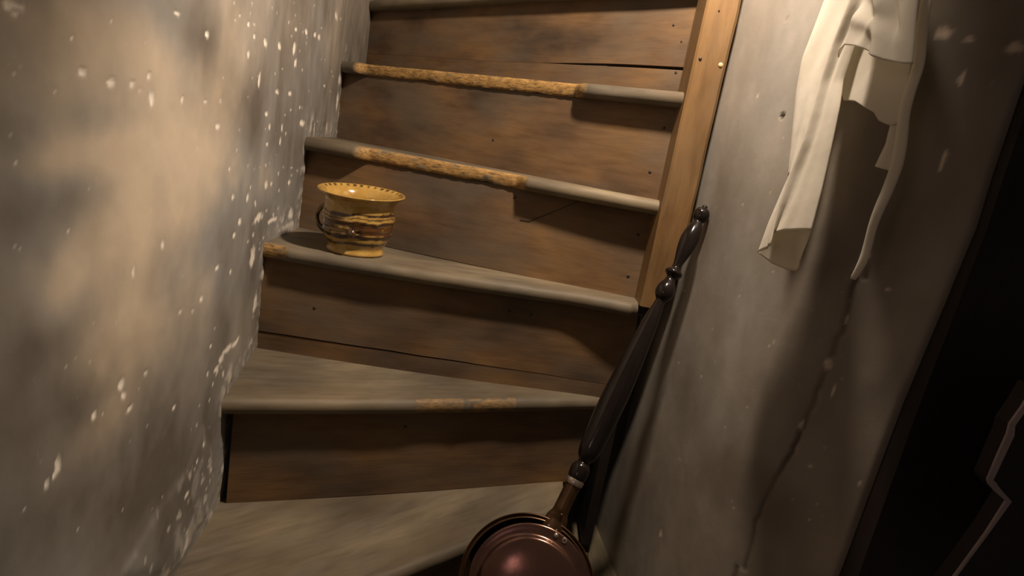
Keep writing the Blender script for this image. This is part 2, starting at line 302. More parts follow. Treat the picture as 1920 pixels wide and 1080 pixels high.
LCHIP = [[0.324,0.885,0.0105,0.0047],[0.326,0.88,0.0039,0.0034],[0.56,0.925,0.0075,0.0031],[0.642,0.918,0.0065,0.004],[0.399,0.851,0.0059,0.0037],[0.441,0.847,0.007,0.004],[0.476,0.849,0.0069,0.0038],[0.507,0.859,0.0054,0.0035],[0.518,0.84,0.0091,0.011],[0.491,0.844,0.0042,0.002,0.37],[0.383,0.874,0.0021,0.0024],[0.461,0.883,0.0028,0.0014,0.52],[0.809,0.942,0.0096,0.0048],[0.787,0.917,0.0092,0.0062],[0.778,0.953,0.0067,0.004],[0.805,0.958,0.0071,0.0028,0.5],[0.893,0.945,0.0173,0.0073],[1.025,0.956,0.0166,0.0066],[1.122,0.967,0.0099,0.0145],[1.137,0.942,0.0102,0.0094],[0.863,0.888,0.0124,0.0134],[1.032,0.881,0.0228,0.0054],[1.121,0.885,0.0133,0.0049],[0.589,0.843,0.0042,0.0045],[0.654,0.844,0.0051,0.0025,0.73],[0.701,0.848,0.0058,0.0027,0.38],[0.7,0.817,0.0077,0.0047],[0.942,0.841,0.0146,0.0043],[0.977,0.82,0.0104,0.0062],[1.092,0.82,0.0064,0.0097],[1.086,0.795,0.0064,0.0098],[1.21,0.834,0.0194,0.0075],[0.752,0.761,0.0045,0.0037],[0.994,0.722,0.0164,0.0116],[1.16,0.715,0.011,0.0066],[0.562,0.688,0.0055,0.0079],[0.392,0.725,0.0023,0.0014,0.72],[0.501,0.669,0.0023,0.0101],[0.482,0.555,0.0089,0.0084],[0.49,0.54,0.008,0.0062],[0.505,0.519,0.0109,0.0045],[0.432,0.545,0.0038,0.0051],[0.379,0.524,0.0055,0.0103],[0.373,0.516,0.0031,0.0042],[0.363,0.514,0.0037,0.0066],[0.684,0.595,0.0079,0.0062],[0.659,0.585,0.0056,0.0031,0.6],[0.62,0.594,0.0067,0.0029,0.65],[0.733,0.627,0.011,0.0056],[0.954,0.668,0.0475,0.0098],[1.083,0.648,0.0468,0.0054],[1.195,0.648,0.0235,0.0162],[0.934,0.605,0.0253,0.022],[1.006,0.5,0.0234,0.0252],[0.81,0.481,0.0294,0.0086],[0.788,0.474,0.0207,0.0084],[0.86,0.477,0.0318,0.0063],[0.772,0.465,0.0149,0.0074],[1.293,1.014,0.0173,0.008],[1.121,1.0,0.0098,0.0045],[1.187,1.007,0.0109,0.0057],[1.253,1.013,0.012,0.006],[1.457,1.087,0.0215,0.0106],[1.603,0.901,0.0175,0.0311],[1.601,0.955,0.0174,0.0176],[0.672,0.315,0.0103,0.0046],[0.814,0.681,0.0078,0.0067],[0.794,0.664,0.01,0.005],[0.849,0.714,0.0125,0.0086],[0.772,0.721,0.007,0.0062],[0.971,0.792,0.0155,0.0046],[0.538,0.546,0.0066,0.0027],[0.616,0.47,0.0069,0.0039],[1.196,0.997,0.0062,0.0013,0.81],[0.849,0.892,0.004,0.0031,0.72],[1.523,1.069,0.0104,0.0015,0.6],[0.922,1.0,0.0054,0.0032,0.45],[0.782,0.967,0.0022,0.0024,0.51],[1.01,0.878,0.0069,0.0014,0.43],[0.802,0.861,0.0034,0.0019,0.44],[1.181,0.935,0.005,0.0037,0.66],[0.802,0.902,0.0034,0.0015,0.51],[1.136,0.855,0.0039,0.0033,0.83],[1.49,0.954,0.0117,0.0031,0.42],[1.462,0.962,0.008,0.0037,0.69],[1.111,1.023,0.0033,0.0032,0.45],[1.474,0.918,0.01,0.0018,0.78],[1.079,1.004,0.0035,0.0033,0.58],[0.729,0.95,0.0026,0.002,0.79],[1.393,0.923,0.0103,0.0034,0.79],[0.786,0.902,0.0026,0.0013,0.85],[1.06,0.922,0.0036,0.0019,0.72],[0.999,0.909,0.0089,0.0028,0.65],[0.776,0.815,0.0036,0.0018,0.57],[1.345,0.8,0.0075,0.0052,0.78],[0.836,0.762,0.006,0.0031,0.57],[0.721,0.968,0.0017,0.0021,0.82],[0.926,0.755,0.0039,0.0015,0.71],[1.156,0.967,0.0041,0.0036,0.61],[1.01,0.758,0.0072,0.0018,0.45],[1.049,0.808,0.0052,0.0017,0.48],[1.327,0.785,0.0055,0.0048,0.39],[1.359,0.842,0.0072,0.0032,0.72],[0.976,0.757,0.0088,0.0037,0.67],[0.744,0.957,0.0033,0.0027,0.71],[1.237,0.741,0.0039,0.0023,0.56],[1.185,0.863,0.0061,0.0038,0.83],[1.336,0.975,0.01,0.002,0.39],[1.381,0.979,0.0076,0.0024,0.47],[1.1,0.985,0.0053,0.0022,0.55],[1.452,1.099,0.0092,0.0034,0.32],[1.118,0.81,0.005,0.0044,0.7],[1.164,1.003,0.0042,0.0038,0.46],[0.919,1.0,0.0053,0.0023,0.43],[1.143,1.015,0.003,0.0016,0.64],[1.512,1.091,0.009,0.0045,0.77],[1.097,1.041,0.0036,0.0016,0.32],[1.2,0.864,0.0039,0.0028,0.59],[0.788,0.981,0.0028,0.0027,0.54],[0.816,0.888,0.0022,0.0018,0.84],[1.191,0.987,0.0042,0.003,0.5],[1.062,0.771,0.0048,0.0026,0.36],[1.104,0.845,0.005,0.0016,0.84],[0.944,0.817,0.0064,0.0027,0.55],[1.113,0.747,0.0036,0.0027,0.57],[1.098,1.01,0.0035,0.0015,0.59],[1.24,0.9,0.0034,0.0033,0.44],[1.226,1.064,0.0053,0.002,0.66],[0.973,1.002,0.0082,0.0017,0.7],[0.773,0.787,0.0029,0.0032,0.63],[1.31,1.035,0.0092,0.0026,0.62],[0.97,0.627,0.0088,0.002,0.53],[1.026,0.622,0.0143,0.0044,0.66],[0.944,0.665,0.0055,0.0044,0.34],[0.936,0.602,0.0087,0.0044,0.5],[0.783,0.255,0.0046,0.0047,0.31],[0.732,0.361,0.0041,0.0049],[0.755,0.313,0.0049,0.0033,0.62],[0.702,0.406,0.004,0.0052],[0.775,0.459,0.0055,0.0051],[0.998,0.616,0.0081,0.0021,0.82],[0.923,0.644,0.0091,0.0043,0.81],[0.73,0.513,0.0055,0.004],[0.695,0.4,0.0032,0.0027,0.69],[1.208,0.737,0.0067,0.0024,0.59],[1.101,0.703,0.0075,0.0044,0.73],[0.885,0.639,0.0068,0.002,0.43],[0.76,0.444,0.0033,0.005],[0.79,0.609,0.0049,0.0042],[1.109,0.668,0.0039,0.004,0.46],[0.865,0.728,0.0058,0.0046],[0.75,0.422,0.0047,0.0044],[0.997,0.606,0.0121,0.0042,0.49],[1.084,0.658,0.0055,0.0053],[1.025,0.672,0.0136,0.003,0.55],[0.728,0.336,0.0025,0.0044,0.79],[0.733,0.311,0.0036,0.0037,0.74],[0.753,0.276,0.0044,0.0026,0.58],[0.879,0.64,0.007,0.0035,0.59],[0.709,0.347,0.0054,0.0052],[0.999,0.479,0.0135,0.0054,0.4],[0.761,0.373,0.0055,0.0028,0.5],[0.921,0.694,0.0074,0.0039,0.68],[1.064,0.645,0.0068,0.0058],[0.731,0.472,0.0047,0.0053],[0.699,0.339,0.0037,0.0028,0.79],[0.781,0.467,0.0036,0.0039,0.63],[1.172,0.729,0.0044,0.0038,0.69],[0.769,0.454,0.0059,0.0025,0.74],[1.168,0.744,0.0088,0.0024,0.67],[1.041,0.72,0.0141,0.0052],[0.68,0.41,0.0026,0.0016,0.76],[0.882,0.756,0.0081,0.0019,0.68],[0.915,0.699,0.0089,0.0045],[0.793,0.457,0.0043,0.0018,0.78],[1.087,0.736,0.0038,0.0056],[0.77,0.299,0.0064,0.0058],[0.806,0.443,0.0047,0.0058],[0.705,0.433,0.0045,0.0019,0.78],[0.356,0.54,0.0011,0.0011,0.8],[0.608,0.416,0.003,0.001,0.71],[0.328,0.863,0.0009,0.0008,0.31],[0.429,0.635,0.0009,0.001,0.6],[0.402,0.611,0.0009,0.0016,0.35],[0.328,0.854,0.0006,0.0011,0.77],[0.389,0.61,0.0012,0.001,0.56],[0.404,0.575,0.0008,0.0006,0.31],[0.433,0.771,0.0008,0.0006,0.49],[0.497,0.404,0.0019,0.001,0.75],[0.424,0.6,0.0009,0.0008,0.74],[0.335,0.719,0.0008,0.0012,0.81],[0.326,0.842,0.0006,0.0007,0.64],[0.411,0.439,0.0011,0.0017,0.7],[0.784,0.778,0.0023,0.0021,0.35],[0.322,0.846,0.0006,0.0005,0.47],[0.515,0.921,0.0012,0.0011,0.36],[0.538,0.873,0.0017,0.0013,0.63],[0.329,0.723,0.0007,0.0005,0.55],[0.494,0.888,0.0016,0.001,0.41],[0.694,0.651,0.0033,0.0014,0.69],[0.47,0.626,0.0016,0.001,0.76],[0.331,0.626,0.0009,0.0013,0.39],[0.546,0.48,0.0014,0.0013,0.77],[0.43,0.766,0.0011,0.0011,0.46],[0.676,0.621,0.003,0.0017,0.75],[0.59,0.593,0.0015,0.0019,0.64],[0.357,0.794,0.0009,0.001,0.58],[0.704,0.876,0.0017,0.0015,0.54],[0.523,0.534,0.0013,0.0018,0.78],[0.333,0.846,0.0006,0.0005,0.62],[0.329,0.648,0.001,0.0009,0.74],[0.353,0.786,0.0007,0.001,0.83],[0.542,0.6,0.0024,0.0011,0.4],[0.531,0.727,0.0019,0.0011,0.44],[0.643,0.791,0.0026,0.001,0.65],[0.62,0.638,0.0018,0.0018,0.4],[0.347,0.614,0.001,0.001,0.38],[0.504,0.524,0.0017,0.0008,0.82],[0.337,0.506,0.0009,0.0012,0.79],[0.419,0.757,0.0013,0.0008,0.78],[0.341,0.773,0.0006,0.0012,0.44],[0.703,0.532,0.0019,0.0016,0.59],[0.741,0.536,0.0028,0.0016,0.57],[0.357,0.894,0.0009,0.0009,0.32],[0.372,0.662,0.0009,0.0007,0.32],[0.507,0.479,0.0018,0.0013,0.39],[0.324,0.8,0.0008,0.0009,0.52],[0.403,0.824,0.0013,0.0006,0.39],[0.445,0.626,0.0013,0.0007,0.32],[0.367,0.833,0.0009,0.0006,0.53],[0.577,0.897,0.0017,0.0015,0.72],[0.747,0.765,0.0023,0.0009,0.32],[0.549,0.899,0.0023,0.0009,0.64],[0.837,0.409,0.0053,0.0018,0.49],[0.597,0.359,0.0018,0.0019,0.83],[0.435,0.896,0.0008,0.0005,0.71],[0.329,0.782,0.0009,0.0012,0.79],[0.448,0.539,0.0017,0.001,0.73],[0.57,0.359,0.0022,0.002,0.65]]
LPATCH = [[0.725,0.392],[0.773,0.315],[0.792,0.239],[0.66,0.203],[0.597,0.244],[0.491,0.326],[0.572,0.342],[0.667,0.349]]
RCHIP = [[0.593,0.655,0.005,0.0093],[0.611,0.624,0.0025,0.0099],[0.597,0.716,0.0025,0.0059],[0.581,0.562,0.0021,0.0096],[0.609,1.058,0.0081,0.0082],[0.634,1.051,0.0062,0.0029],[0.678,1.041,0.0083,0.0065],[0.639,1.007,0.0031,0.0075],[0.332,1.111,0.0034,0.0018,0.84],[0.623,0.549,0.0025,0.0027,0.33],[0.338,0.236,0.0059,0.0076],[0.634,0.764,0.0029,0.0025],[0.7,0.778,0.0025,0.0041],[0.6,0.799,0.0019,0.0032],[0.338,0.384,0.0057,0.0024,0.41],[0.337,0.622,0.0054,0.0025,0.43],[0.506,0.655,0.0028,0.0022,0.83],[0.611,0.517,0.0032,0.0028],[0.682,0.526,0.0017,0.0032],[0.647,0.92,0.0022,0.0116],[0.299,1.0,0.0037,0.0035,0.71],[0.202,0.598,0.0021,0.0023,0.39],[0.451,0.829,0.0015,0.0012,0.31],[0.49,0.772,0.0018,0.0011,0.49],[0.592,0.644,0.0007,0.0011,0.44],[0.526,0.31,0.0012,0.0015,0.76],[0.509,0.407,0.0013,0.0014,0.82],[0.542,0.823,0.001,0.0014,0.44],[0.555,0.547,0.0014,0.0011,0.74],[0.487,0.392,0.0015,0.0008,0.47],[0.65,0.463,0.0008,0.0011,0.53],[0.583,0.764,0.0007,0.0014,0.3],[0.245,0.814,0.0031,0.0011,0.65],[0.574,0.818,0.0008,0.0016,0.33],[0.406,0.934,0.0026,0.0012,0.57],[0.189,0.739,0.0032,0.0021,0.38],[0.498,0.647,0.0016,0.0018,0.77],[0.363,0.877,0.0016,0.002,0.41],[0.635,0.552,0.0009,0.0016,0.55],[0.602,0.539,0.0009,0.0015,0.6],[0.515,0.401,0.0016,0.0014,0.51],[0.191,0.613,0.0031,0.0012,0.37],[0.401,0.918,0.0017,0.001,0.41],[0.409,0.854,0.0015,0.0019,0.59],[0.375,0.577,0.0018,0.0009,0.35],[0.528,0.731,0.0011,0.0008,0.78],[0.341,0.538,0.0028,0.0016,0.75],[0.583,0.748,0.0011,0.0015,0.35],[0.601,0.462,0.0012,0.0015,0.34],[0.091,0.781,0.0037,0.0019,0.56],[0.617,0.642,0.0011,0.0014,0.32],[0.195,0.653,0.003,0.0012,0.85],[0.494,0.577,0.0017,0.0015,0.35],[0.636,0.473,0.0006,0.0017,0.59],[0.49,0.548,0.0012,0.0011,0.58],[0.568,0.374,0.001,0.0018,0.62],[0.642,0.525,0.0008,0.0011,0.51],[0.551,0.715,0.0007,0.0016,0.59],[0.45,0.499,0.0023,0.0015,0.53],[0.609,0.672,0.0011,0.0008,0.35],[0.479,0.605,0.0016,0.001,0.36],[0.633,0.448,0.0012,0.0011,0.81],[0.596,0.74,0.0007,0.0014,0.52],[0.066,0.768,0.0027,0.0016,0.68],[0.535,0.868,0.0014,0.0015,0.77],[0.572,0.68,0.0012,0.0014,0.36],[0.568,0.763,0.0012,0.0017,0.37],[0.336,0.829,0.0031,0.0012,0.66],[0.638,0.421,0.0006,0.0015,0.46],[0.244,0.528,0.0037,0.0011,0.57],[0.436,0.406,0.0024,0.0016,0.54],[0.433,0.767,0.0017,0.0016,0.49],[0.584,0.779,0.0007,0.001,0.71],[0.093,0.794,0.0044,0.0013,0.71],[0.424,0.356,0.0017,0.0018,0.4],[0.274,0.809,0.0024,0.001,0.55],[0.468,0.594,0.0023,0.0016,0.79],[0.396,0.693,0.002,0.0011,0.82],[0.179,0.802,0.0038,0.0024,0.52],[0.434,0.76,0.0021,0.001,0.76],[0.468,0.746,0.0019,0.0018,0.49]]
RHOLE = [[0.387,0.966,0.0076,0.004],[0.332,1.11,0.0034,0.0018,0.38]]
RCRACK = [[0.593,0.77],[0.597,0.716],[0.595,0.658],[0.589,0.604],[0.584,0.56],[0.58,0.524],[0.57,0.482],[0.562,0.449],[0.555,0.399],[0.559,0.328]]
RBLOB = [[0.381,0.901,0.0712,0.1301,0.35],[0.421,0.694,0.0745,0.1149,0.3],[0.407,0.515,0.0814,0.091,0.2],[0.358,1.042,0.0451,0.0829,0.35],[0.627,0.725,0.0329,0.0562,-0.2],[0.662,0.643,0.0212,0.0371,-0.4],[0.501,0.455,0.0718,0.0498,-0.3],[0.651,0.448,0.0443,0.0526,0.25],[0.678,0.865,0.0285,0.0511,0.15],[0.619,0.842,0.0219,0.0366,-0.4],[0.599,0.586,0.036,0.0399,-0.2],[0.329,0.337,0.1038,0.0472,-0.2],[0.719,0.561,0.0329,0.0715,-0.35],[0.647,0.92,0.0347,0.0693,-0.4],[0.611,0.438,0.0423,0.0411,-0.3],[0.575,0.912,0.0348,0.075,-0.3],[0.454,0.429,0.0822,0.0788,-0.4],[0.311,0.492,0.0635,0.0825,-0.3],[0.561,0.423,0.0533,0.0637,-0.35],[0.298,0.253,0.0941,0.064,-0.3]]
CLOTH = {"back":{"w":0.012,"l":[[0.4597,1.2124],[0.438,1.1136],[0.4338,1.087],[0.425,1.0392],[0.434,0.9953],[0.4537,0.9438],[0.4782,0.8792]],"r":[[0.5471,1.1842],[0.5477,1.091],[0.5297,1.0701],[0.513,1.0219],[0.5111,0.9828],[0.5149,0.9426],[0.5119,0.881]]},"strip":{"w":0.014,"l":[[0.5057,1.1975],[0.5013,1.0994],[0.5094,1.053],[0.52,0.98],[0.5192,0.906],[0.5087,0.8637],[0.5017,0.8126],[0.5012,0.7727]],"r":[[0.552,1.1826],[0.5633,1.0864],[0.5534,1.0429],[0.5558,0.9961],[0.5691,0.9638],[0.5836,0.9133],[0.5961,0.8631],[0.6045,0.8179]],"hem":[[0.5012,0.7727],[0.5301,0.7821],[0.5567,0.7887],[0.5571,0.7956],[0.5443,0.8039],[0.5667,0.8112],[0.6045,0.8179]]},"inner":{"w":0.006,"l":[[0.5086,0.8291],[0.5019,0.7993],[0.4834,0.771]],"r":[[0.5862,0.8379],[0.5875,0.812],[0.5827,0.7801]],"hem":[[0.4834,0.771],[0.5123,0.7623],[0.5453,0.761],[0.5781,0.765],[0.5833,0.7715],[0.5827,0.7801]]},"drape":{"w":0.022,"l":[[0.5207,1.1914],[0.5702,1.0813],[0.5743,1.0563],[0.5759,1.0347],[0.5759,1.0162]],"r":[[0.596,1.1672],[0.6601,1.0628],[0.6742,1.0389],[0.6888,1.0155],[0.7018,0.9929]],"hem":[[0.5767,1.0143],[0.582,1.0201],[0.5996,1.0228],[0.6286,1.0171],[0.6533,1.0074],[0.6753,0.9975],[0.6932,0.9934],[0.7018,0.9929]]},"under":{"w":0.012,"l":[[0.5128,1.0738],[0.5097,1.0292],[0.5244,1.0048],[0.5492,0.9752]],"r":[[0.6293,1.0533],[0.6446,1.0073],[0.6507,0.9847],[0.6592,0.9483]],"hem":[[0.5492,0.9752],[0.5734,0.9725],[0.5959,0.964],[0.6167,0.9572],[0.6294,0.9475],[0.6456,0.9426],[0.6533,0.9435],[0.6592,0.9483]]},"string":{"w":0.01,"l":[[0.5848,1.1716],[0.6355,1.0723],[0.6443,1.0387],[0.653,1.0052],[0.6578,0.9722],[0.6649,0.9389],[0.6713,0.9057],[0.6746,0.8721],[0.6744,0.832],[0.6753,0.797],[0.6763,0.7781]],"r":[[0.6023,1.1659],[0.6505,1.0692],[0.6605,1.0361],[0.669,1.0034],[0.6713,0.9793],[0.6765,0.9549],[0.6846,0.9278],[0.6889,0.9008],[0.69,0.8679],[0.6859,0.8336],[0.6869,0.7992],[0.6802,0.7772]]},"flap":{"w":0.006,"l":[[0.6403,0.9493],[0.642,0.9237],[0.6353,0.8993]],"r":[[0.6628,0.9485],[0.663,0.9238],[0.658,0.8957]]}}
NAILS = [('F', 0.9866, 1.1805), ('F', 0.9692, 1.1036), ('F', 0.9711, 1.0473), ('F', 0.9471, 1.1339), ('E', 0.9693, 0.9401), ('E', 0.96, 0.8565), ('D', 0.9661, 0.7339), ('D', 0.9641, 0.6504), ('D', 0.6247, 0.7611), ('C', 0.6737, 0.5476), ('C', 0.7345, 0.5467), ('C', 0.1439, 0.4954), ('E', 0.557, 0.8685), ('B', 0.4502, 0.3332)]
SCRATCH = [(0.6497, 0.7186), (0.6751, 0.719), (0.6993, 0.73), (0.752, 0.7548), (0.7973, 0.776), (0.8229, 0.788)]
POSTNAILS = [(0.2916, 1.0554, 0.0042, 'pale_nail'), (0.2546, 1.0601, 0.003, 'iron'), (0.2681, 1.1414, 0.0015, 'iron')]
DOOREDGE = [(0.5175, 0.7126), (0.514, 0.6923), (0.5079, 0.6712), (0.509, 0.66), (0.5073, 0.6363), (0.506, 0.6094), (0.5085, 0.6051), (0.5194, 0.597), (0.5315, 0.5903), (0.5234, 0.5519), (0.5077, 0.4969), (0.5, 0.4675)]
EDGEW = [0.005, 0.005, 0.005, 0.0065, 0.006, 0.005, 0.006, 0.005, 0.005, 0.0022, 0.0018, 0.0016]

# ------------------------------------------------------------------ setting: walls
LW = np.array([(-.33, .1), (-.352, .45), (-.385, .70), (-.417, .928), (-.469, 1.144), (-.487, 1.358), (-.543, 1.72), (-.565, 2.0), (-.62, 2.5)])
def apply_ell(A, U, Z, du, dz, lst, mode, seed=0, hard=None):
    """stamps soft or hard ellipses into A (rows = up, cols = along)"""
    u0, z0 = U[0], Z[0]
    for e in lst:
        cu, cz, ru, rz = e[:4]; amp = e[4] if len(e) > 4 else 1
        k = 2.6 if hard is None else 1.6
        i0 = np.searchsorted(Z, cz-k*rz-.004); i1 = np.searchsorted(Z, cz+k*rz+.004)
        j0 = np.searchsorted(U, cu-k*ru-.004); j1 = np.searchsorted(U, cu+k*ru+.004)
        if i1 <= i0 or j1 <= j0: continue
        uu, zz = np.meshgrid(U[j0:j1], Z[i0:i1])
        if hard is None:
            wob = .35*(fbm(uu*14, zz*14, seed, 3)-.5)*2
            r2 = ((uu-cu)/ru)**2 + ((zz-cz)/rz)**2
            A[i0:i1, j0:j1] += amp*np.exp(-1.1*np.maximum(r2+wob, 0))
        else:
            r = np.sqrt(((uu-cu)/max(ru, .0013))**2 + ((zz-cz)/max(rz, .0013))**2) + .9*(fbm(uu*150, zz*110, seed, 2)-.5)
            A[i0:i1, j0:j1] = np.maximum(A[i0:i1, j0:j1], amp*(1-smooth(hard[0], hard[1], r)))
def inside(poly, uu, zz):
    c = np.zeros(uu.shape, bool); n = len(poly)
    for i in range(n):
        x1, y1 = poly[i]; x2, y2 = poly[(i+1) % n]
        cr = ((y1 > zz) != (y2 > zz)) & (uu < (x2-x1)*(zz-y1)/((y2-y1)+1e-12)+x1)
        c ^= cr
    return c
def left_wall():
    seg = np.linalg.norm(np.diff(LW, axis=0), axis=1); cum = np.concatenate([[0], np.cumsum(seg)])
    U = np.arange(0, cum[-1], .0027); Z = np.concatenate([np.arange(-.02, 1.30, .0027), np.linspace(1.31, 2.3, 50)])
    px = np.interp(U, cum, LW[:, 0]); py = np.interp(U, cum, LW[:, 1])
    ker = np.hanning(41); ker /= ker.sum()
    pxs = np.convolve(np.pad(px, 20, mode='edge'), ker, 'valid'); px = np.where((U > .1) & (U < cum[-1]-.1), pxs, px)
    nx = np.gradient(py); ny = -np.gradient(px); l = np.hypot(nx, ny); nx /= l; ny /= l
    uu, zz = np.meshgrid(U, Z)
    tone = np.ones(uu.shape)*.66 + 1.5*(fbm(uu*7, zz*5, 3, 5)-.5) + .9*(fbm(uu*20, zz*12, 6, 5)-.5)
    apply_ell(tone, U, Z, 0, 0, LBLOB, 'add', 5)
    warm = .42 + 1.5*(fbm(uu*4+5, zz*3.4, 11, 4)-.5)
    apply_ell(warm, U, Z, 0, 0, LWARM, 'add', 8)
    streak = fbm(uu*55, zz*5, 21, 3)-.5
    tone += .5*streak*smooth(.9, 1.3, uu)
    # the old repair of paler plaster at the foot of the wall
    pin = inside(LPATCH, uu+.02*(fbm(uu*18, zz*18, 31, 3)-.5), zz+.02*(fbm(uu*18, zz*18, 32, 3)-.5)).astype(float)
    for _ in range(10):
        pin[1:-1, 1:-1] = (pin[1:-1, 1:-1]*2+pin[:-2, 1:-1]+pin[2:, 1:-1]+pin[1:-1, :-2]+pin[1:-1, 2:])/6
    tone += pin*(.10+.9*smooth(.5, .72, fbm(uu*34, zz*26, 33, 4))); warm -= .25*pin
    chip = np.zeros(uu.shape)
    apply_ell(chip, U, Z, 0, 0, LCHIP, 'max', 41, hard=(.35, 1.0))
    # crumbly plaster where the steps run into the wall
    edge = np.zeros(uu.shape)
    for us, z1, z2 in [(cum[3], .20, .42), (cum[4], .397, .62), (cum[5], .609, .82), (cum[6], .809, 1.02)]:
        edge = np.maximum(edge, np.exp(-((uu-us)/.03)**2)*smooth(z1-.05, z1+.02, zz)*(1-smooth(z2, z2+.04, zz)))
    for (a, za), (b, zb) in zip([(cum[2]-.02, .20), (cum[3], .397), (cum[4], .609), (cum[5], .809)], [(cum[3], .20), (cum[4], .397), (cum[5], .609), (cum[6], .809)]):
        m1 = smooth(a-.01, a+.01, uu)*(1-smooth(b-.01, b+.01, uu)); edge = np.maximum(edge, m1*np.exp(-((zz-za-.02)/.022)**2))
    cr = fbm(uu*42, zz*42, 51, 4)
    chip = np.maximum(chip, .55*edge*smooth(.58, .70, cr))
    chip = np.maximum(chip, .45*pin*smooth(.64, .74, fbm(uu*60, zz*50, 36, 3)))
    tone += .25*edge*(cr-.3)
    disp = .012*(fbm(uu*3.2, zz*2.8, 61, 3)-.5) + .004*(fbm(uu*9, zz*7, 62, 3)-.5) + .0008*(fbm(uu*45, zz*40, 63, 2)-.5)
    disp += -.0011*chip + .0025*pin + .006*edge*(cr-.45)
    far = smooth(.1, .0, uu)
    P = np.stack([px[None, :]+nx[None, :]*disp, py[None, :]+ny[None, :]*disp, zz], -1)
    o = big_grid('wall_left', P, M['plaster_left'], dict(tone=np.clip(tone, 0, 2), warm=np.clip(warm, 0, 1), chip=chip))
    tag(o, 'curved mottled grey and beige plaster wall with flaked white chips left of stairs', kind='structure')
left_wall()

# plan of the right wall: straight by the post, then turning gently away (along-length u -> point, normal)
RA = np.array((.288, 1.3425)); RT = np.array((.149497, -.988762))
RU = np.arange(-.75, .90, .0025); _bd = math.radians(32)*smooth(.43, .60, RU)
RDIR = np.stack([RT[0]*np.cos(_bd)-RT[1]*np.sin(_bd), RT[0]*np.sin(_bd)+RT[1]*np.cos(_bd)], -1)
RP = np.cumsum(RDIR*.0025, axis=0); RP = RP-RP[np.argmin(abs(RU))]+RA
RNM = np.stack([RDIR[:, 1], -RDIR[:, 0]], -1)
def rwc(u):
    return (np.interp(u, RU, RP[:, 0]), np.interp(u, RU, RP[:, 1]), np.interp(u, RU, RNM[:, 0]), np.interp(u, RU, RNM[:, 1]))
def rwp(u, z, w_=0.0):
    x, y, a, c = rwc(u); return np.array((x+a*w_, y+c*w_, z))
UEND = ([0, .403, .640, .852, .91, 1.4], [.661, .6771, .6861, .7016, .7008, .705])
def right_wall():
    U = np.concatenate([np.arange(-.75, .15, .02), np.arange(.15, .7019, .0032)]); Z = np.concatenate([np.arange(-.02, 1.30, .0036), np.linspace(1.31, 2.3, 40)])
    uu, zz = np.meshgrid(U, Z)
    tone = .66 + 1.5*(fbm(uu*8, zz*5, 103, 5)-.5) + .4*(fbm(uu*25, zz*14, 106, 3)-.5)
    apply_ell(tone, U, Z, 0, 0, RBLOB, 'add', 105)  # mottling; some dark blobs paint shade low down and towards the door
    warm = .45 + 1.2*(fbm(uu*5, zz*4, 111, 4)-.5)
    tone -= .38*smooth(.48, .60, uu+.16*(fbm(uu*6, zz*3.5, 171, 4)-.5))   # painted shade: tone darkens with a ragged edge towards the door
    chip = np.zeros(uu.shape); apply_ell(chip, U, Z, 0, 0, RCHIP, 'max', 141, hard=(.5, 1.3)); chip *= .95
    hole = np.zeros(uu.shape); apply_ell(hole, U, Z, 0, 0, RHOLE, 'max', 142, hard=(.6, 1.1))
    ck = np.array(RCRACK); o_ = np.argsort(ck[:, 1]); cu = np.interp(Z, ck[o_, 1], ck[o_, 0], left=ck[o_[0], 0]-.012, right=ck[o_[-1], 0]+.01)
    cu = cu + .006*(fbm(Z*60, Z*0, 77, 3)-.5)
    d = uu-cu[:, None]
    on = 1-smooth(.76, .80, zz)
    groove = np.exp(-(d/.0034)**2)*on*(.35+.9*fbm(uu*0+3, zz*22, 78, 2))
    chip = np.maximum(chip, .35*np.exp(-((d-.004)/.003)**2)*on*smooth(.6, .7, fbm(uu*60, zz*28, 79, 3)))
    step = smooth(-.003, .003, d)*on
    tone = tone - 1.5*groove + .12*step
    tone = np.clip(tone*(1-hole)-hole, 0, 2); warm = np.clip(warm+.15*step, 0, 1)
    disp = .007*(fbm(uu*3, zz*1.5, 161, 3)-.5) + .0016*(fbm(uu*9, zz*5, 162, 3)-.5) + .0003*(fbm(uu*45, zz*40, 163, 2)-.5)
    disp += -.003*groove + .001*step - .002*hole - .0004*chip
    # the outer arris is rounded over
    ue = np.interp(Z, *UEND)
    uu = np.where(uu > .55, .55+(uu-.55)*((ue-.55)/(.7018-.55))[:, None], uu)
    disp -= .010*smooth(ue[:, None]-.016, ue[:, None], uu)**2
    x, y, a, c = rwc(uu)
    P = np.stack([x+a*disp, y+c*disp, zz], -1)
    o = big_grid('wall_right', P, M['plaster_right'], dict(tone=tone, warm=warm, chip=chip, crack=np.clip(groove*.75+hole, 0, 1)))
    tag(o, 'grey plaster wall with a long vertical crack right of post', kind='structure')
right_wall()

